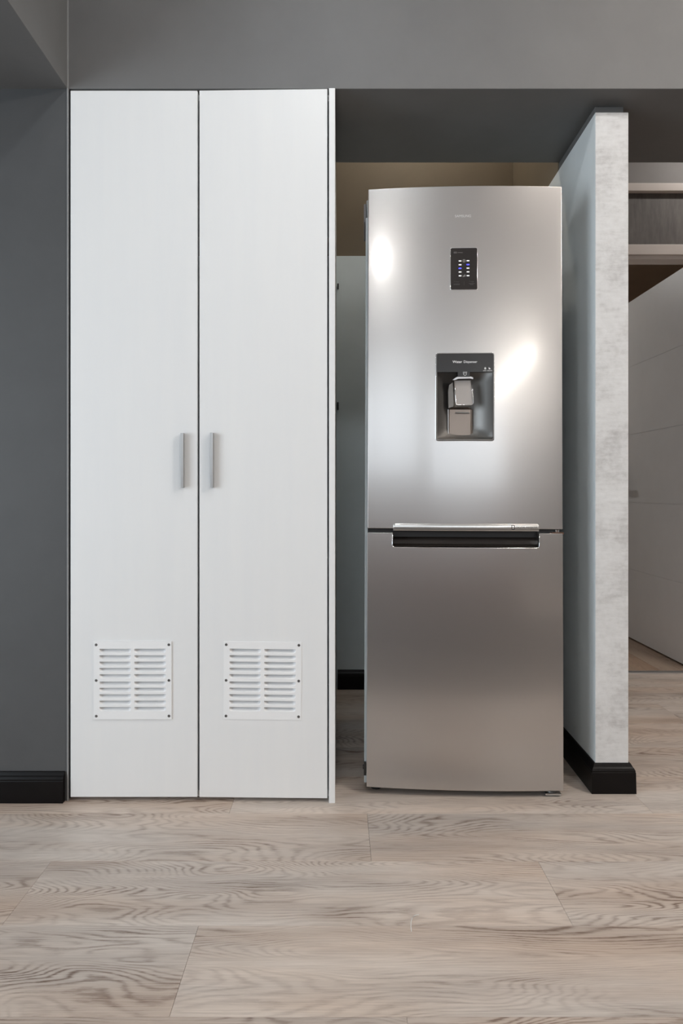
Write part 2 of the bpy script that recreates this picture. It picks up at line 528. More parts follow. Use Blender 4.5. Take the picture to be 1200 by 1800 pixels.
# passage wall with the door and its overpanel
WP = 3.32
struct(bx('wall_passage', 0.925, XR, WP, WP + 0.10, 2.485, CEIL, M['mauve_paint']))
struct(bx('wall_passage', 1.93, XR, WP, WP + 0.10, 0, 2.485, M['mauve_paint']))
door = struct(empty('door_1', (1.40, WP, 0)))
def dpart(name, x0, x1, y0, y1, z0, z1, mt, bev=0.0):
    return bx(name, x0 - 1.40, x1 - 1.40, y0 - WP, y1 - WP, z0, z1, mt, door, bev)
dpart('overpanel_trim', 0.94, 1.93, WP - 0.014, WP + 0.09, 2.443, 2.485, M['trim_cream'], 0.004)
dpart('overpanel', 0.94, 1.90, WP + 0.012, WP + 0.06, 2.175, 2.443, M['dark_board'])
dpart('door_head', 0.94, 1.93, WP - 0.012, WP + 0.10, 2.122, 2.175, M['trim_cream'], 0.003)
dpart('door_stop', 0.94, 1.93, WP - 0.002, WP + 0.085, 2.104, 2.122, M['trim_cream'], 0.002)
dpart('door_jamb', 1.875, 1.93, WP - 0.012, WP + 0.10, 0, 2.104, M['trim_cream'], 0.003)
# leaf, standing open at right angles; three shallow grooves across it
bm = bmesh.new()
ys = (WP + 0.05, WP + 0.93)
zc = [0.008, 0.436, 0.440, 0.853, 0.857, 1.276, 1.280, 1.70, 1.704, 2.112]
prev = None
for k in range(len(zc) - 1):
    d = 0.0025 if k % 2 else 0.0
    box(bm, 1.826 - 1.40 + d, 1.866 - 1.40, ys[0] - WP, ys[1] - WP, zc[k], zc[k + 1])
leaf = link_mesh('door_leaf', bm, M['white_door'], door)
bm = bmesh.new()
cyl(bm, (0.372, 0.83, 1.0), 0.008, 0.055, 'X', 12)
box(bm, 0.372, 0.384, 0.72, 0.838, 0.99, 1.01)
link_mesh('door_handle', bm, M['alu'], leaf)
struct(bx('trim_1', 0.94, 1.93, 3.325, 3.362, -0.004, 0.004, M['alu']))

# dim room behind the door
far_floor = struct(bx('floor_far', 0.2, 3.2, 3.362, 7.4, -0.06, -0.004, M['black_gap']))
for k in range(9):
    x0 = 0.94 + 0.18 * k
    for (a, b) in ((3.364, 4.3 + 0.37 * (k % 3)), (4.3 + 0.37 * (k % 3), 6.2), (6.2, 7.38)):
        bm = bmesh.new(); box(bm, -0.0894, 0.0894, -(b - a) / 2 + 0.0006, (b - a) / 2 - 0.0006, -0.004, 0)
        o = link_mesh('plank', bm, M['oak_far'], far_floor)
        o.location = (x0 + 0.09, (a + b) / 2, 0)
struct(bx('ceiling_far', 0.2, 3.2, 3.42, 7.4, 2.62, 2.70, M['dim_paint']))
struct(bx('wall_far_back', 0.2, 3.2, 7.4, 7.5, 0, 2.62, M['dim_paint']))
struct(bx('wall_far_left', 0.1, 0.2, 3.42, 7.5, 0, 2.62, M['dim_paint']))
struct(bx('wall_far_right', 3.2, 3.3, 3.42, 7.5, 0, 2.62, M['dim_paint']))

# ------------------------------------------------------------------ the white cupboard
CY = 1.957                                     # front of the doors
cup = tag(empty('cupboard', (-0.41, CY, 0)), 'tall white built-in cupboard with two doors and louvred vents beside fridge', 'cupboard')
def cpart(name, x0, x1, y0, y1, z0, z1, mt, bev=0.0, parent=None):
    return bx(name, x0 + 0.41, x1 + 0.41, y0 - CY, y1 - CY, z0, z1, mt, parent or cup, bev)
cpart('side_panel', -0.0290, -0.0105, 1.944, 3.068, 0.0, 2.126, M['lacquer'], 0.0015)
cpart('inner_side', -0.810, -0.794, 1.985, 3.06, 0.0, 2.129, M['lacquer'])
cpart('base_shelf', -0.794, -0.0295, 1.985, 3.06, 0.002, 0.02, M['lacquer'])
cpart('top_board', -0.794, -0.0295, 1.985, 3.06, 2.112, 2.129, M['lacquer'])
cpart('shelf', -0.794, -0.0295, 2.05, 3.06, 0.70, 0.718, M['lacquer'])

def make_door(x0, x1, hinge_right, ang):
    """door with a square hole behind its vent"""
    w = x1 - x0
    px = x1 if hinge_right else x0
    d = empty_mesh = None
    gx0, gx1, gz0, gz1 = (VENTX[hinge_right] - 0.1 - px, VENTX[hinge_right] + 0.1 - px, 0.255, 0.470)
    xs = sorted([x0 - px, x1 - px, gx0, gx1]); zs = [0.0125, gz0, gz1, 2.126]
    bm = bmesh.new()
    V = {}
    def v(i, j, y):
        if (i, j, y) not in V: V[(i, j, y)] = bm.verts.new((xs[i], y, zs[j]))
        return V[(i, j, y)]
    cells = [(i, j) for i in range(3) for j in range(3) if (i, j) != (1, 1)]
    T = 0.018
    for i, j in cells:
        bm.faces.new((v(i, j, 0), v(i + 1, j, 0), v(i + 1, j + 1, 0), v(i, j + 1, 0)))
        bm.faces.new((v(i, j, T), v(i, j + 1, T), v(i + 1, j + 1, T), v(i + 1, j, T)))
    edge = {}
    for i, j in cells:
        for a, b in (((i, j), (i + 1, j)), ((i + 1, j), (i + 1, j + 1)), ((i + 1, j + 1), (i, j + 1)), ((i, j + 1), (i, j))):
            k = frozenset((a, b)); edge[k] = edge.get(k, []) + [(a, b)]
    for k, l in edge.items():
        if len(l) == 1:
            a, b = l[0]
            bm.faces.new((v(*a, 0), v(*a, T), v(*b, T), v(*b, 0)))
    o = link_mesh('door', bm, M['lacquer'], cup)
    o.location = (px + 0.41, 0, 0)
    o.rotation_euler.z = ang
    bevel_mod(o, 0.0012)
    return o
VENTX = {False: (233.5 - VX) / F * CY, True: (461 - VX) / F * 1.951}
dl = make_door(-0.8020, -0.4225, False, 0.0)
dr = make_door(-0.4165, -0.0335, True, math.radians(-1.2))
dr.location.y = -0.0085

def handle(parent, xw, z0, z1):
    """slim square bar pull standing straight off the door"""
    bm = bmesh.new()
    box(bm, -0.0043, 0.0043, -0.017, -0.0, z0, z1)
    o = link_mesh('handle', bm, M['alu'], parent)
    o.location.x = xw
    bevel_mod(o, 0.0006, 1)
    return o
HY = CY - 0.017
handle(dl, (319.5 - VX) / F * HY + 0.8020, CAMZ - (857 - VY) / F * HY, CAMZ - (761 - VY) / F * HY)
handle(dr, (371.8 - VX) / F * HY + 0.0335, CAMZ - (857 - VY) / F * HY, CAMZ - (760.5 - VY) / F * HY)

# louvre: a scoop pressed inward, deepest (and open) along its top edge, with round lower corners
LW, LH, LP = 0.0940, 0.0128, 0.0125
def louver_mesh():
    bm = bmesh.new()
    N, R, rad = 30, 7, 0.010
    rows_ = []
    for j in range(R + 1):
        t = j / R
        zz = min(t * LH / rad, 1.0)
        half = LW / 2 - rad * (1 - math.sqrt(max(0.0, 1 - (1 - zz) ** 2)))
        row = []
        for i in range(N + 1):
            c = -math.cos(PI * i / N)
            x = (0.55 * c + 0.45 * (-1 + 2 * i / N)) * LW / 2
            e = max(0.0, min(1.0, (half - abs(x)) / 0.011))
            d = LP * math.sin(t * PI / 2) ** 0.9 * math.sin(e * PI / 2)
            row.append(bm.verts.new((x, d, -LH + LH * t)))
        rows_.append(row)
    for j in range(R):
        for i in range(N):
            bm.faces.new((rows_[j][i], rows_[j][i + 1], rows_[j + 1][i + 1], rows_[j + 1][i]))
    for f in bm.faces: f.smooth = True
    me = bpy.data.meshes.new('louver'); bm.to_mesh(me); bm.free()
    me.materials.append(M['white_metal'])
    return me
LM = louver_mesh()
ROWY = [1140, 1151.3, 1162.5, 1173.3, 1184.5, 1197.5, 1208.3, 1219.7, 1230.8, 1242]
def screw_mesh():
    bm = bmesh.new()
    cyl(bm, (0, 0, 0), 0.0042, -0.0012, 'Y', 14, 0.0032)
    box(bm, -0.0026, 0.0026, -0.0016, -0.0011, -0.0005, 0.0005)
    box(bm, -0.0005, 0.0005, -0.0016, -0.0011, -0.0026, 0.0026)
    bmesh.ops.recalc_face_normals(bm, faces=bm.faces[:])
    me = bpy.data.meshes.new('screw'); bm.to_mesh(me); bm.free()
    me.materials.append(M['screw'])
    return me
SM = screw_mesh()
def vent(xc, depth, rz, roll, z_shift):
    S = CY / F
    zmid = CAMZ - (1195.5 - VY) * S + z_shift
    w = 0.2325 / 2
    bm = bmesh.new()
    # face plate pierced by the twenty slots, cut as a grid
    xs = [-w, -0.0517 - LW / 2, -0.0517 + LW / 2, 0.0523 - LW / 2, 0.0523 + LW / 2, w]
    slots = []
    for y in ROWY:
        zt = CAMZ - (y - VY) * S + z_shift - zmid
        slots += [(zt - LH, zt)]
    zs = [-w]
    for a, b in sorted(slots): zs += [a, b]
    zs += [w]
    V = {}
    def v(x, z):
        k = (round(x, 5), round(z, 5))
        if k not in V: V[k] = bm.verts.new((x, -0.0030, z))
        return V[k]
    for j in range(len(zs) - 1):
        for i in range(5):
            if j % 2 == 1 and i in (1, 3): continue
            bm.faces.new((v(xs[i], zs[j]), v(xs[i + 1], zs[j]), v(xs[i + 1], zs[j + 1]), v(xs[i], zs[j + 1])))
    # folded rim
    rim = [(-w, -w), (w, -w), (w, w), (-w, w)]
    back = [bm.verts.new((x, -0.0002, z)) for x, z in rim]
    frt = [bm.verts.new((x, -0.0030, z)) for x, z in rim]
    for i in range(4):
        bm.faces.new((frt[i], back[i], back[(i + 1) % 4], frt[(i + 1) % 4]))
    o = link_mesh('vent_grille', bm, M['white_metal'], cup)
    o.location = (xc + 0.41, depth - CY, zmid)
    o.rotation_euler = (0, roll, rz)
    for y in ROWY:
        zt = CAMZ - (y - VY) * S + z_shift - zmid
        for xx in (-0.0517, 0.0523):
            l = bpy.data.objects.new('louver', LM)
            l.location = (xx, -0.0030, zt); C.objects.link(l); l.parent = o
    for sx in (-1, 1):
        for sz in (-1, 0, 1):
            s = bpy.data.objects.new('screw', SM)
            s.location = (sx * 0.1085, -0.0030, sz * 0.1065); C.objects.link(s); s.parent = o
            s.rotation_euler.y = random.uniform(0, 1.5)
    return o
vent(VENTX[False], CY - 0.0004, 0, math.radians(-0.1), 0.0)
vent(VENTX[True], CY - 0.0085 + 0.0062 - 0.0006, math.radians(-1.2), math.radians(0.25), 0.0)

# ------------------------------------------------------------------ the fridge
FW, SAG = 0.2975, 0.014
fr = tag(empty('fridge', (0.3825, 1.990, 0.0), (math.radians(-1.05), math.radians(0.17), math.radians(-2.2))),
         'tall brushed steel fridge freezer with water dispenser standing in the niche', 'fridge')
def fy(x):
    return -SAG * (1 - (x / FW) ** 2)          # front surface of the doors, 0 at the side edges
# photo pixels -> fridge-local x / z
def fx(px): return (px - 812.5) / 340.0 * 0.595
def fz(py):                                     # lean corrected scale
    z = 0.022 + (1390.0 - py) / (1390.0 - 326.0) * (1.868 - 0.022)
    return z
FZ0, FZS, FZL, FZT = 0.022, None, None, 1.866
DT = 0.055                                      # door thickness
def door_shell(name, z0, z1, hole=None, notch=None):
    xs = [-FW + 2 * FW * i / 24 for i in range(25)]
    zs = [z0, z1]
    if hole:
        xs += [hole[0], hole[1]]; zs += [hole[2], hole[3]]
    if notch:
        xs += [notch[0], notch[1]]; zs += [notch[2]]
    xs = sorted(set(round(x, 5) for x in xs)); zs = sorted(set(round(z, 5) for z in zs))
    bm = bmesh.new(); V = {}
    def v(i, j, back):
        k = (i, j, back)
        if k not in V:
            x = xs[i]
            V[k] = bm.verts.new((x, DT if back else fy(x), zs[j]))
        return V[k]
    def void(i, j):
        cx, cz = (xs[i] + xs[i + 1]) / 2, (zs[j] + zs[j + 1]) / 2
        if hole and hole[0] < cx < hole[1] and hole[2] < cz < hole[3]: return True
        if notch and notch[0] < cx < notch[1] and cz > notch[2]: return True
        return False
    cells = [(i, j) for i in range(len(xs) - 1) for j in range(len(zs) - 1) if not void(i, j)]
    edge = {}
    for i, j in cells:
        bm.faces.new((v(i, j, 0), v(i + 1, j, 0), v(i + 1, j + 1, 0), v(i, j + 1, 0)))
        bm.faces.new((v(i, j, 1), v(i, j + 1, 1), v(i + 1, j + 1, 1), v(i + 1, j, 1)))
        for a, b in (((i, j), (i + 1, j)), ((i + 1, j), (i + 1, j + 1)), ((i + 1, j + 1), (i, j + 1)), ((i, j + 1), (i, j))):
            k = frozenset((a, b)); edge[k] = edge.get(k, []) + [(a, b)]
    for k, l in edge.items():
        if len(l) == 1:
            a, b = l[0]
            f = bm.faces.new((v(*a, 0), v(*a, 1), v(*b, 1), v(*b, 0)))
    o = link_mesh(name, bm, M['steel'], fr)
    bevel_mod(o, 0.0022, 3, 40)
    return o

# main body, liners and plinth
BW = 0.303
o = bx('body', -BW, BW, 0.062, 0.66, 0.045, 1.862, M['body'] if 'body' in M else mat('grey_body_enamel', (0.45, 0.47, 0.48, 1), 0.4), fr, 0.004)
bx('plinth', -0.285, 0.285, 0.03, 0.10, 0.012, 0.045, M['black_plastic'], fr, 0.003)
bx('door_gasket', -0.288, 0.288, DT, 0.0625, 0.03, 0.785, M['black_plastic'], fr)
bx('door_gasket', -0.288, 0.288, DT, 0.0625, 0.815, 1.855, M['black_plastic'], fr)
bx('middle_bar', -0.295, 0.295, 0.02, 0.062, 0.786, 0.816, M['black_plastic'], fr)
bx('hinge_cover', -BW - 0.008, -BW, 0.045, 0.20, 1.782, 1.842, M['grey_plastic'], fr, 0.003)
bx('side_trim', -BW - 0.002, -FW + 0.002, 0.012, 0.0615, 0.03, 1.782, mat('pale_blue_grey_trim', (0.52, 0.58, 0.61, 1), 0.4), fr, 0.001)
bm = bmesh.new()
box(bm, 0.265, 0.30, 0.0, 0.05, 0.800 - 0.0035, 0.800 + 0.0035)
cyl(bm, (0.283, 0.012, 0.794), 0.006, 0.016, 'Z', 14)
cyl(bm, (0.262, 0.004, 0.800), 0.0028, 0.006, 'Y', 10)
link_mesh('middle_hinge', bm, M['chrome'], fr)
bm = bmesh.new()
box(bm, 0.245, 0.292, 0.004, 0.06, 0.006, 0.011)
cyl(bm, (0.268, 0.03, 0.0), 0.016, 0.012, 'Z', 16)
link_mesh('foot', bm, M['alu'], fr)
bm = bmesh.new(); cyl(bm, (-0.268, 0.05, 0.0), 0.016, 0.014, 'Z', 16)
link_mesh('foot', bm, M['black_plastic'], fr)
bm = bmesh.new(); box(bm, -0.306, -0.299, 0.004, 0.04, 0.055, 0.095); cyl(bm, (-0.309, 0.02, 0.075), 0.007, 0.01, 'X', 14)
link_mesh('lower_hinge', bm, M['black_plastic'], fr)
for sx in (-0.26, 0.26):
    bm = bmesh.new(); cyl(bm, (sx, 0.60, 0.0), 0.02, 0.046, 'Z', 16)
    link_mesh('foot', bm, M['black_plastic'], fr)

# upper door with the dispenser bay
HX0, HX1 = fx(762), fx(862)
HZ0, HZ1 = fz(779), fz(625)
zsplit = fz(934.5); zlow = fz(942)
ud = door_shell('upper_door', zsplit, FZT, hole=(HX0 + 0.003, HX1 - 0.003, HZ0 + 0.003, HZ1 - 0.003))
NX0, NX1, NZ = fx(687), fx(940.5), fz(967)
ld = door_shell('lower_door', FZ0, zlow, notch=(NX0, NX1, NZ))

# silver strip at the bottom of the upper door
def curved_plate(name, pts_fn, x0, x1, z0, z1, proud, thick, r, corners, material, parent, n=26):
    """plate that follows the door's bulge; corners round in x/z"""
    out = rrect(x0, x1, z0, z1, r, 5, corners)
    # densify long horizontal runs
    dense = []
    for a, b in zip(out, out[1:] + out[:1]):
        k = max(1, int(abs(b[0] - a[0]) / 0.02))
        for i in range(k):
            dense.append((a[0] + (b[0] - a[0]) * i / k, a[1] + (b[1] - a[1]) * i / k))
    bm = bmesh.new()
    fa = [bm.verts.new((x, fy(x) - proud, z)) for x, z in dense]
    ba = [bm.verts.new((x, fy(x) - proud + thick, z)) for x, z in dense]
    bm.faces.new(fa); bm.faces.new(ba[::-1])
    k = len(dense)
    for i in range(k):
        bm.faces.new((fa[i], ba[i], ba[(i + 1) % k], fa[(i + 1) % k]))
    bmesh.ops.triangulate(bm, faces=[f for f in bm.faces if len(f.verts) > 4])
    return link_mesh(name, bm, material, parent)
SZ0, SZ1 = fz(938), fz(925)
bm = bmesh.new()
sx0, sx1, rr = fx(688), fx(940), 0.006
cols = [sx0 + rr * (1 - math.cos(PI / 2 * i / 5)) for i in range(6)]
cols += [cols[-1] + (sx1 - rr - cols[-1]) * i / 22 for i in range(1, 23)] + [sx1 - rr + rr * math.sin(PI / 2 * i / 5) for i in range(1, 6)]
gridv = []
for x in cols:
    e = max(0.0, rr - min(x - sx0, sx1 - x))
    top = SZ1 - (rr - math.sqrt(max(0.0, rr * rr - e * e)))
    rowv = [bm.verts.new((x, fy(x) + 0.006, top))]
    for t, dy in ((0.98, 0.0020), (0.9, 0.0031), (0.5, 0.0038), (0.12, 0.0034), (0.0, 0.0022)):
        rowv.append(bm.verts.new((x, fy(x) - dy, SZ0 + (top - SZ0) * t)))
    rowv.append(bm.verts.new((x, fy(x) + 0.006, SZ0)))
    gridv.append(rowv)
for i in range(len(cols) - 1):
    for j in range(6):
        bm.faces.new((gridv[i][j], gridv[i][j + 1], gridv[i + 1][j + 1], gridv[i + 1][j]))
bm.faces.new(gridv[0]); bm.faces.new(gridv[-1][::-1])
strip = link_mesh('handle_strip', bm, M['steel_bright'], ud, True)
sz = (SZ0 + SZ1) / 2
def on_door(x, proud=0.0): return fy(x) - proud
il = lettering('inverter_lettering', 'DIGITAL INVERTER', fx(918.5), on_door(fx(918.5), 0.0040), sz + 0.0005, 0.0080, M['dark_print'], ud, sx=0.96)
il.rotation_euler.z = math.atan(2 * SAG * fx(918.5) / FW ** 2)
bm = bmesh.new()
xx = fx(894.5)
ring(bm, rrect(xx - 0.0045, xx + 0.0065, sz - 0.0065, sz + 0.0075, 0.004, 5, (1, 0, 1, 1)), rrect(xx - 0.0022, xx + 0.0045, sz - 0.0042, sz + 0.0055, 0.0025, 5, (1, 0, 1, 1)), on_door(xx, 0.0042), on_door(xx, 0.002))
link_mesh('inverter_emblem', bm, M['dark_print'], ud)

# grip pocket in the lower door
bm = bmesh.new()
yb = 0.045
x0, x1 = NX0 + 0.002, NX1 - 0.002
N = 20
ft = []; bt = []; fb = []; bb = []
for i in range(N + 1):
    x = x0 + (x1 - x0) * i / N
    fb.append(bm.verts.new((x, fy(x) + 0.004, NZ + 0.002)))
    bb.append(bm.verts.new((x, yb - 0.012, NZ + 0.008)))
    bt.append(bm.verts.new((x, yb, zlow + 0.004)))
for i in range(N):
    bm.faces.new((fb[i], fb[i + 1], bb[i + 1], bb[i])); bm.faces.new((bb[i], bb[i + 1], bt[i + 1], bt[i]))
for s in (0, N):
    t = bm.verts.new((fb[s].co.x, fb[s].co.y, zlow + 0.004))
    bm.faces.new((fb[s], bb[s], bt[s], t) if s == 0 else (fb[s], t, bt[s], bb[s]))
pocket = link_mesh('grip_pocket', bm, mat('pocket_gloss', (0.035, 0.028, 0.024, 1), 0.18, coat=0.3), ld)
# bright U-shaped rim round the pocket
pts = rrect(NX0 - 0.001, NX1 + 0.001, NZ - 0.001, zlow + 0.03, 0.008, 5)
path = [p for p in pts if p[1] <= zlow + 0.0005]
left = [(NX0 - 0.001, zlow)] + [p for p in path if True] + [(NX1 + 0.001, zlow)]
def tube(name, pts3, r, material, parent, n=8, closed=False):
    bm = bmesh.new(); rings_ = []
    K = len(pts3)
    for i, p in enumerate(pts3):
        a = Vector(pts3[(i - 1) % K] if closed else pts3[max(i - 1, 0)]); b = Vector(pts3[(i + 1) % K] if closed else pts3[min(i + 1, K - 1)])
        t = (b - a).normalized()
        u = t.cross(Vector((0, 1, 0))) if abs(t.y) < 0.9 else t.cross(Vector((1, 0, 0)))
        u.normalize(); w = t.cross(u)
        rings_.append([bm.verts.new(Vector(p) + (u * math.cos(2 * PI * k / n) + w * math.sin(2 * PI * k / n)) * r) for k in range(n)])
    for i in range(K if closed else K - 1):
        A, B = rings_[i], rings_[(i + 1) % K]
        for k in range(n):
            bm.faces.new((A[k], A[(k + 1) % n], B[(k + 1) % n], B[k]))
    if not closed:
        bm.faces.new(rings_[0][::-1]); bm.faces.new(rings_[-1])
    return link_mesh(name, bm, material, parent, True)
dense = []
for a, b in zip(left, left[1:]):
    k = max(1, int(abs(b[0] - a[0]) / 0.02))
    for i in range(k):
        dense.append((a[0] + (b[0] - a[0]) * i / k, a[1] + (b[1] - a[1]) * i / k))
dense.append(left[-1])
tube('pocket_rim', [(x, fy(x) - 0.0002, z) for x, z in dense], 0.0013, M['chrome'], ld)

# control panel
CPX0, CPX1, CPZ0, CPZ1 = fx(787.2), fx(833), fz(512), fz(438.5)
cp = curved_plate('control_panel', None, CPX0, CPX1, CPZ0, CPZ1, 0.0012, 0.006, 0.0035, (1, 1, 1, 1), M['panel_glass'], ud)
pts = rrect(CPX0 - 0.0008, CPX1 + 0.0008, CPZ0 - 0.0008, CPZ1 + 0.0008, 0.004, 5)
tube('panel_rim', [(x, fy(x) - 0.0002, z) for x, z in pts], 0.0010, M['chrome'], ud, 8, True)
pf = on_door(0.0, 0.0016)
def on_panel(name, x0, x1, z0, z1, mt):
    return bx(name, x0, x1, pf - 0.0002, pf + 0.0006, z0, z1, mt, ud)
for r_, (yl, yr_) in enumerate(((461.4, 461.2), (468.2, 468), (474.6, 474.4), (481.1, 480.9), (487.8, 487.7))):
    for c_, (px, py) in enumerate(((803.3, yl), (817.1, yr_))):
        blue = (r_, c_) in ((2, 0), (1, 1))
        on_panel('indicator', fx(px - 2.3), fx(px + 2.3), fz(py + 0.9), fz(py - 0.9), M['led_blue'] if blue else M['led_white'])
bm = bmesh.new()
cx, cz = fx(810.2), fz(461.3)
def circ(r, n=24): return [(cx + r * math.cos(2 * PI * i / n), cz + r * math.sin(2 * PI * i / n)) for i in range(n)]
ring(bm, circ(0.0045), circ(0.0033), pf - 0.0002, pf + 0.0005); plate(bm, circ(0.0012, 10), pf - 0.0002, pf + 0.0005)
link_mesh('power_symbol', bm, mat('grey_print', (0.30, 0.29, 0.28, 1), 0.5), ud)
bm = bmesh.new(); cx, cz = fx(809), fz(488.5)
ring(bm, circ(0.0022, 14), circ(0.0012, 14), pf - 0.0002, pf + 0.0005)
box(bm, cx + 0.003, cx + 0.0062, pf - 0.0002, pf + 0.0005, cz - 0.001, cz + 0.0022)
ring(bm, [(x + 0.0046, z + 0.0032) for x, z in circ(0.0017, 12)], [(x + 0.0046, z + 0.0032) for x, z in circ(0.0009, 12)], pf - 0.0002, pf + 0.0005)
link_mesh('lock_symbol', bm, bpy.data.materials['grey_print'], ud)
on_panel('display_mark', fx(792), fx(798), fz(448), fz(445), M['dim_print'])
on_panel('display_mark', fx(799), fx(808), fz(447.2), fz(445.8), M['dim_print'])
on_panel('divider_line', fx(810.1), fx(810.5), fz(504), fz(498), M['dim_print'])
lettering('panel_lettering', 'Freezer', fx(797.5), pf - 0.0002, fz(498.5), 0.0058, M['dim_print'], ud)
lettering('panel_lettering', 'Fridge', fx(823.2), pf - 0.0002, fz(498.2), 0.0058, M['dim_print'], ud)
for a, b, y in ((792, 803, 502.2), (792, 802.5, 503.8), (818.5, 829, 501.6), (820.5, 826.5, 503.4)):
    on_panel('small_print', fx(a), fx(b), fz(y + 0.4), fz(y - 0.4), M['dim_print'])
lettering('brand_lettering', 'SAMSUNG', fx(808.5), on_door(fx(808.5), 0.0008), fz(381.5), 0.0106, M['silver_print'], ud, sx=1.02)

# ---- water dispenser
disp = ud
DXc = (HX0 + HX1) / 2
# bezel
bm = bmesh.new()
outer = rrect(HX0 - 0.0005, HX1 + 0.0005, HZ0 - 0.0005, HZ1 + 0.0005, 0.007, 6)
inner = rrect(HX0 + 0.003, HX1 - 0.003, HZ0 + 0.004, HZ1 - 0.004, 0.005, 6)
yf = on_door(DXc)
ring(bm, outer, inner, yf - 0.0022, yf + 0.012)
bz = link_mesh('dispenser_bezel', bm, M['recess_metal'], ud); bevel_mod(bz, 0.0008, 1)
pts = rrect(HX0 - 0.0012, HX1 + 0.0012, HZ0 - 0.0012, HZ1 + 0.0012, 0.0075, 6)
tube('dispenser_rim', [(x, fy(x) - 0.0003, z) for x, z in pts], 0.0010, M['chrome'], ud, 8, True)
# fascia with the writing, with a tab down to the spout
FZB = fz(658.5)
tabx0, tabx1, tabz = fx(799.5), fx(820), fz(667)
pts = rrect(HX0 + 0.0015, HX1 - 0.0015, FZB, HZ1 - 0.0015, 0.006, 6, (1, 1, 0, 0))
bm = bmesh.new(); plate(bm, pts, yf - 0.0030, yf + 0.010)
plate(bm, [(tabx1, FZB + 0.001), (tabx0, FZB + 0.001), (tabx0, tabz), (tabx1, tabz)], yf - 0.0030, yf + 0.010)
link_mesh('dispenser_fascia', bm, mat('fascia_gloss', (0.026, 0.026, 0.027, 1), 0.16, coat=0.3), ud)
lettering('dispenser_lettering', 'Water', fx(806.8), yf - 0.0033, fz(640.6), 0.0108, M['white_print'], ud, 'RIGHT', bold=0.00012)
lettering('dispenser_lettering', 'Dispenser', fx(809.2), yf - 0.0033, fz(640.6), 0.0104, M['white_print'], ud, 'LEFT', sx=0.98)
for px in (846.8, 854.3):
    bm = bmesh.new(); cx, cz = fx(px), fz(652.5)
    box(bm, cx - 0.0026, cx + 0.0026, yf - 0.0033, yf - 0.0026, cz - 0.002, cz + 0.001)
    if px < 850: ring(bm, [(x, z + 0.0022) for x, z in circ(0.0021, 12)], [(x, z + 0.0022) for x, z in circ(0.0012, 12)], yf - 0.0033, yf - 0.0026)
    else: box(bm, cx - 0.0024, cx - 0.0012, yf - 0.0033, yf - 0.0026, cz + 0.001, cz + 0.0042)
    link_mesh('lock_symbol', bm, M['white_print'], ud)
lettering('lock_lettering', 'LOCK  UNLOCK', fx(851), yf - 0.0033, fz(656.3), 0.0042, M['white_print'], ud, sx=0.9)
bm = bmesh.new(); cx = fx(811.8)
o_ = [(cx - 0.0052, fz(658)), (cx - 0.0040, fz(663)), (cx - 0.002, fz(664.3)), (cx + 0.002, fz(664.3)), (cx + 0.0040, fz(663)), (cx + 0.0052, fz(658))]
tube('cup_symbol', [(x, yf - 0.0032, z) for x, z in o_], 0.0006, M['white_print'], ud, 6)
tube('drop_symbol', [(cx - 0.0016, yf - 0.0032, fz(657.6)), (cx - 0.0016, yf - 0.0032, fz(660)), (cx, yf - 0.0032, fz(661)), (cx + 0.0016, yf - 0.0032, fz(660)), (cx + 0.0016, yf - 0.0032, fz(657.6))], 0.0005, M['white_print'], ud, 6)
# curved bay behind: concave shell, deepest in the middle, with a flat central column
bm = bmesh.new()
rz0, rz1 = HZ0 + 0.003, FZB + 0.012
xa, xb = HX0 + 0.0025, HX1 - 0.0025
Nx, Nz = 28, 18
grid = []
def bay(u, t):
    """u -1..1 across, t 0 bottom..1 top -> depth"""
    d = 0.050 * (1 - abs(u) ** 2.6)
    d *= min(1.0, 0.35 + t * 5.0) if t < 0.13 else 1.0
    if t > 0.80: d *= max(0.25, 1 - ((t - 0.80) / 0.20) ** 2 * 0.6)
    return yf + 0.004 + d
for j in range(Nz + 1):
    t = j / Nz
    grid.append([bm.verts.new((xa + (xb - xa) * (i / Nx), bay(-1 + 2 * i / Nx, t), rz0 + (rz1 - rz0) * t)) for i in range(Nx + 1)])
for j in range(Nz):
    for i in range(Nx):
        bm.faces.new((grid[j][i], grid[j][i + 1], grid[j + 1][i + 1], grid[j + 1][i]))
# floor lip
lip = [bm.verts.new((v.co.x, yf + 0.002, rz0)) for v in grid[0]]
for i in range(Nx):
    bm.faces.new((lip[i], lip[i + 1], grid[0][i + 1], grid[0][i]))
link_mesh('dispenser_bay', bm, M['recess_metal'], ud, True)
# central column behind the lever
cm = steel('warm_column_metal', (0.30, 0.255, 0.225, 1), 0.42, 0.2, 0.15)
bm = bmesh.new()
prof = [(785.5, 0.0), (788.5, -0.004), (825, -0.004), (829.5, 0.0)]
za, zb = fz(774), fz(721)
def col_prism(z0, z1, w0, w1):
    A = [bm.verts.new((fx(px), yf + 0.046 + dy, z0)) for px, dy in w0]; B = [bm.verts.new((fx(px), yf + 0.046 + dy, z1)) for px, dy in w1]
    for i in range(len(A) - 1):
        bm.faces.new((A[i], A[i + 1], B[i + 1], B[i]))
    bm.faces.new(A[::-1]); bm.faces.new(B)
col_prism(za, zb, prof, prof)
link_mesh('bay_column', bm, cm, ud)
bm = bmesh.new()
col_prism(zb, fz(718), prof, [(792, -0.012), (794, -0.016), (820, -0.016), (822, -0.012)])
link_mesh('column_step', bm, cm, ud)
bm = bmesh.new(); box(bm, fx(785.2), fx(786.4), yf + 0.038, yf + 0.046, za, zb); link_mesh('column_edge', bm, M['alu'], ud)
bm = bmesh.new(); box(bm, fx(799), fx(823), yf + 0.034, yf + 0.041, fz(728), fz(726)); link_mesh('column_rib', bm, M['recess_metal'], ud)
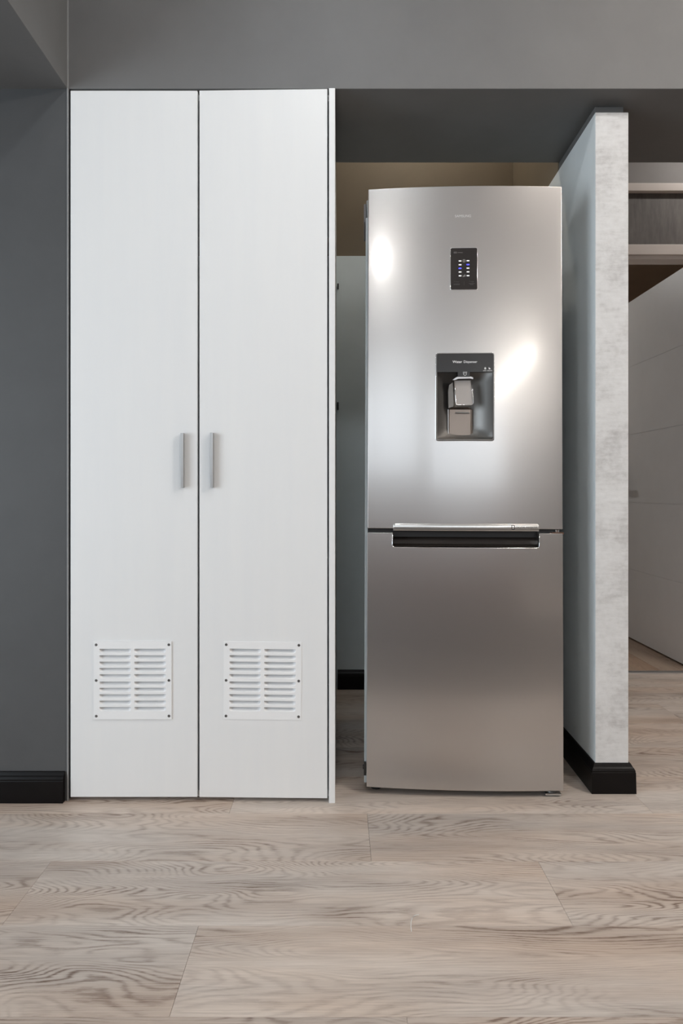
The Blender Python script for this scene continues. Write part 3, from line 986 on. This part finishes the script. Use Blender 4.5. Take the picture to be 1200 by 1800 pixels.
# spout housing with chrome lip and the transparent lever
bm = bmesh.new()
box(bm, fx(800), fx(820), yf + 0.001, yf + 0.04, fz(666), fz(656))
link_mesh('spout_housing', bm, M['black_plastic'], ud)
bm = bmesh.new()
sp = [(790, 672.5), (796, 668.2), (799, 666.8), (822, 666.5), (826, 668), (826, 671), (821, 669.8), (800, 670.2), (796, 672)]
plate(bm, [(fx(a), fz(b)) for a, b in sp][::-1], yf - 0.002, yf + 0.02)
link_mesh('spout_lip', bm, M['chrome'], ud)
gl = mat('lever_plastic', (0.62, 0.56, 0.52, 1), 0.18, spec=0.6)
gl.node_tree.nodes['Principled BSDF'].inputs['Transmission Weight'].default_value = 0.45
bm = bmesh.new()
lv = [(794.2, 672), (797.2, 713.5), (799.5, 715.6), (824, 715.6), (827.2, 713), (822.5, 672)]
plate(bm, [(fx(a), fz(b)) for a, b in lv], yf + 0.010, yf + 0.014)
link_mesh('lever', bm, gl, ud)
tube('lever_edge', [(fx(a), yf + 0.009, fz(b)) for a, b in lv], 0.0010, M['chrome'], ud, 8)
tube('lever_edge', [(fx(a), yf + 0.012, fz(b)) for a, b in ((825.5, 679), (827.2, 700), (828.0, 712), (826, 714.5))], 0.0009, M['chrome'], ud, 8)
bm = bmesh.new()
hw = [(785, 720), (784.5, 690), (786, 679), (793, 674), (794, 715), (792, 718)]
plate(bm, [(fx(a), fz(b)) for a, b in hw][::-1], yf + 0.022, yf + 0.05)
link_mesh('lever_side', bm, mat('dark_lever_metal', (0.16, 0.15, 0.14, 1), 0.3, 1.0), ud)

# ------------------------------------------------------------------ small things
for k, (py, lab) in enumerate(((504, 'small dark wall hook seen in the gap left of fridge, the upper one'),
                              (714, 'small dark wall hook seen in the gap left of fridge, the lower one'))):
    Dk = 3.068
    z = CAMZ - (py - VY) / F * Dk
    h = tag(empty('wall_hook', (0.0, Dk, z)), lab, 'hook', 'hooks on the niche wall')
    bm = bmesh.new(); box(bm, -0.008, 0.0, -0.006, 0.0, -0.018, 0.018); link_mesh('plate', bm, M['black_plastic'], h)
    bm = bmesh.new(); cyl(bm, (-0.004, -0.035, -0.004), 0.003, 0.031, 'Y', 10); cyl(bm, (-0.004, -0.036, -0.008), 0.004, 0.018, 'Z', 10)
    link_mesh('peg', bm, M['black_plastic'], h)
    h.scale = (1.0 if k else 0.7,) * 3

pts = []
for (px, py) in ((723, 1638), (722, 1630), (722.2, 1622), (724, 1615), (728, 1610.5), (732, 1609), (736, 1608.5)):
    D = CAMZ * F / (py - VY)
    pts.append(((px - VX) / F * D, D, 0.0009))
th = tube('thread', pts, 0.0008, M['thread'], None, 6)
tag(th, 'thin curled white thread lying on the wooden floor in front of fridge', 'thread')

# ------------------------------------------------------------------ lamps and furniture of the room behind the camera, with added fill lamps
def dome_lamp(x, y, r, strength, col, label, z=CEIL):
    t = tag(empty('ceiling_lamp', (x, y, z)), label, 'lamp', 'round ceiling lamps')
    bm = bmesh.new(); cyl(bm, (0, 0, -0.02), r + 0.010, 0.02, 'Z', 32); link_mesh('housing', bm, M['white_metal'], t)
    bm = bmesh.new(); rings_ = []
    for k in range(7):
        a = PI / 2 * k / 6
        rings_.append([bm.verts.new((r * math.cos(a) * math.cos(2 * PI * i / 32), r * math.cos(a) * math.sin(2 * PI * i / 32), -0.02 - r * 0.55 * math.sin(a))) for i in range(32)] if k < 6 else None)
    tip = bm.verts.new((0, 0, -0.02 - r * 0.55))
    for k in range(5):
        for i in range(32):
            bm.faces.new((rings_[k][i], rings_[k][(i + 1) % 32], rings_[k + 1][(i + 1) % 32], rings_[k + 1][i]))
    for i in range(32): bm.faces.new((rings_[5][i], rings_[5][(i + 1) % 32], tip))
    bm.faces.new(rings_[0][::-1])
    link_mesh('diffuser', bm, emit('lamp_glow', col, strength), t, True)
dome_lamp(-0.46, -1.25, 0.085, 95, (1.0, 0.98, 0.95, 1), 'round white ceiling lamp behind the camera and left of it')
dome_lamp(1.25, 0.90, 0.085, 110, (1.0, 0.91, 0.82, 1), 'round warm ceiling lamp in front of the plastered partition end')
dome_lamp(-0.03, 0.90, 0.085, 100, (0.92, 0.97, 1.0, 1), 'unseen round cool white fill lamp added in front of the gap between cupboard and fridge')  # added to brighten the gap left of the fridge
dome_lamp(2.2, 2.86, 0.06, 220, (1.0, 0.95, 0.90, 1), 'unseen small round fill lamp added in the passage before the open door')  # added out of view to lift the passage and door frame
dome_lamp(2.5, 0.60, 0.085, 260, (1.0, 0.93, 0.85, 1), 'unseen round warm fill lamp added at the far right in front of the passage')  # extra fill from the right, set where the steel cannot mirror it
dome_lamp(3.2, -0.35, 0.085, 620, (1.0, 0.96, 0.91, 1), 'unseen round white fill lamp added at the right, behind the camera')  # added fill for doors and floor, outside the fridge's reflection
dome_lamp(0.35, 2.74, 0.05, 150, (1.0, 0.92, 0.80, 1), 'unseen small round fill lamp added up in the niche above the fridge')  # added to lift the dark niche, no fitting known there
def strip_lamp(x, y0, y1, strength, col):
    t = tag(empty('strip_lamp', (x, (y0 + y1) / 2, CEIL), (0, 0, math.radians(-8))), 'long warm strip lamp hung below the ceiling behind the camera', 'lamp')
    L = (y1 - y0) / 2
    for yy in (-L * 0.7, L * 0.7):
        bm = bmesh.new(); cyl(bm, (0, yy, -0.12), 0.004, 0.12, 'Z', 8); link_mesh('rod', bm, M['alu'], t)
    bm = bmesh.new(); box(bm, -0.016, 0.016, -L, L, -0.145, -0.12); link_mesh('diffuser', bm, emit('strip_glow', col, strength), t)
dome_lamp(0.95, 4.9, 0.06, 140, (0.98, 0.97, 0.95, 1), 'unseen round warm fill lamp added in the dim room behind the open door', 2.62)  # added so the far room and the door leaf are less dark
strip_lamp(2.58, -6.7, -3.9, 78, (1.0, 0.94, 0.86, 1))

# kitchen island behind the camera (it shows as the brown band mirrored in the lower door)
isl = tag(empty('kitchen_island', (0.2, -2.3, 0)), 'brown wooden kitchen island standing behind the camera', 'island')
bx('body', -1.6, 1.6, -0.35, 0.35, 0.10, 1.01, M['cabinet_wood'], isl, 0.002)
bx('plinth', -1.56, 1.56, -0.31, 0.31, 0.0, 0.10, M['black_plastic'], isl)
bx('worktop', -1.64, 1.64, -0.39, 0.39, 1.01, 1.05, M['cabinet_wood'], isl, 0.003)
for k in range(4):
    bx('door', -1.59 + 0.797 * k, -0.80 + 0.797 * k, 0.352, 0.372, 0.12, 0.995, M['cabinet_wood'], isl, 0.002)
added_rug = tag(bx('added_rug', -1.2, 2.4, -1.5, 0.85, 0.0005, 0.010, mat('added_rug_wool', (0.10, 0.092, 0.088, 1), 0.95, spec=0.1), None, 0.003),  # added out of view to darken the floor mirrored in the lower door
          'unseen dark floor mat added behind the camera to darken the fridge reflection', 'added_rug')
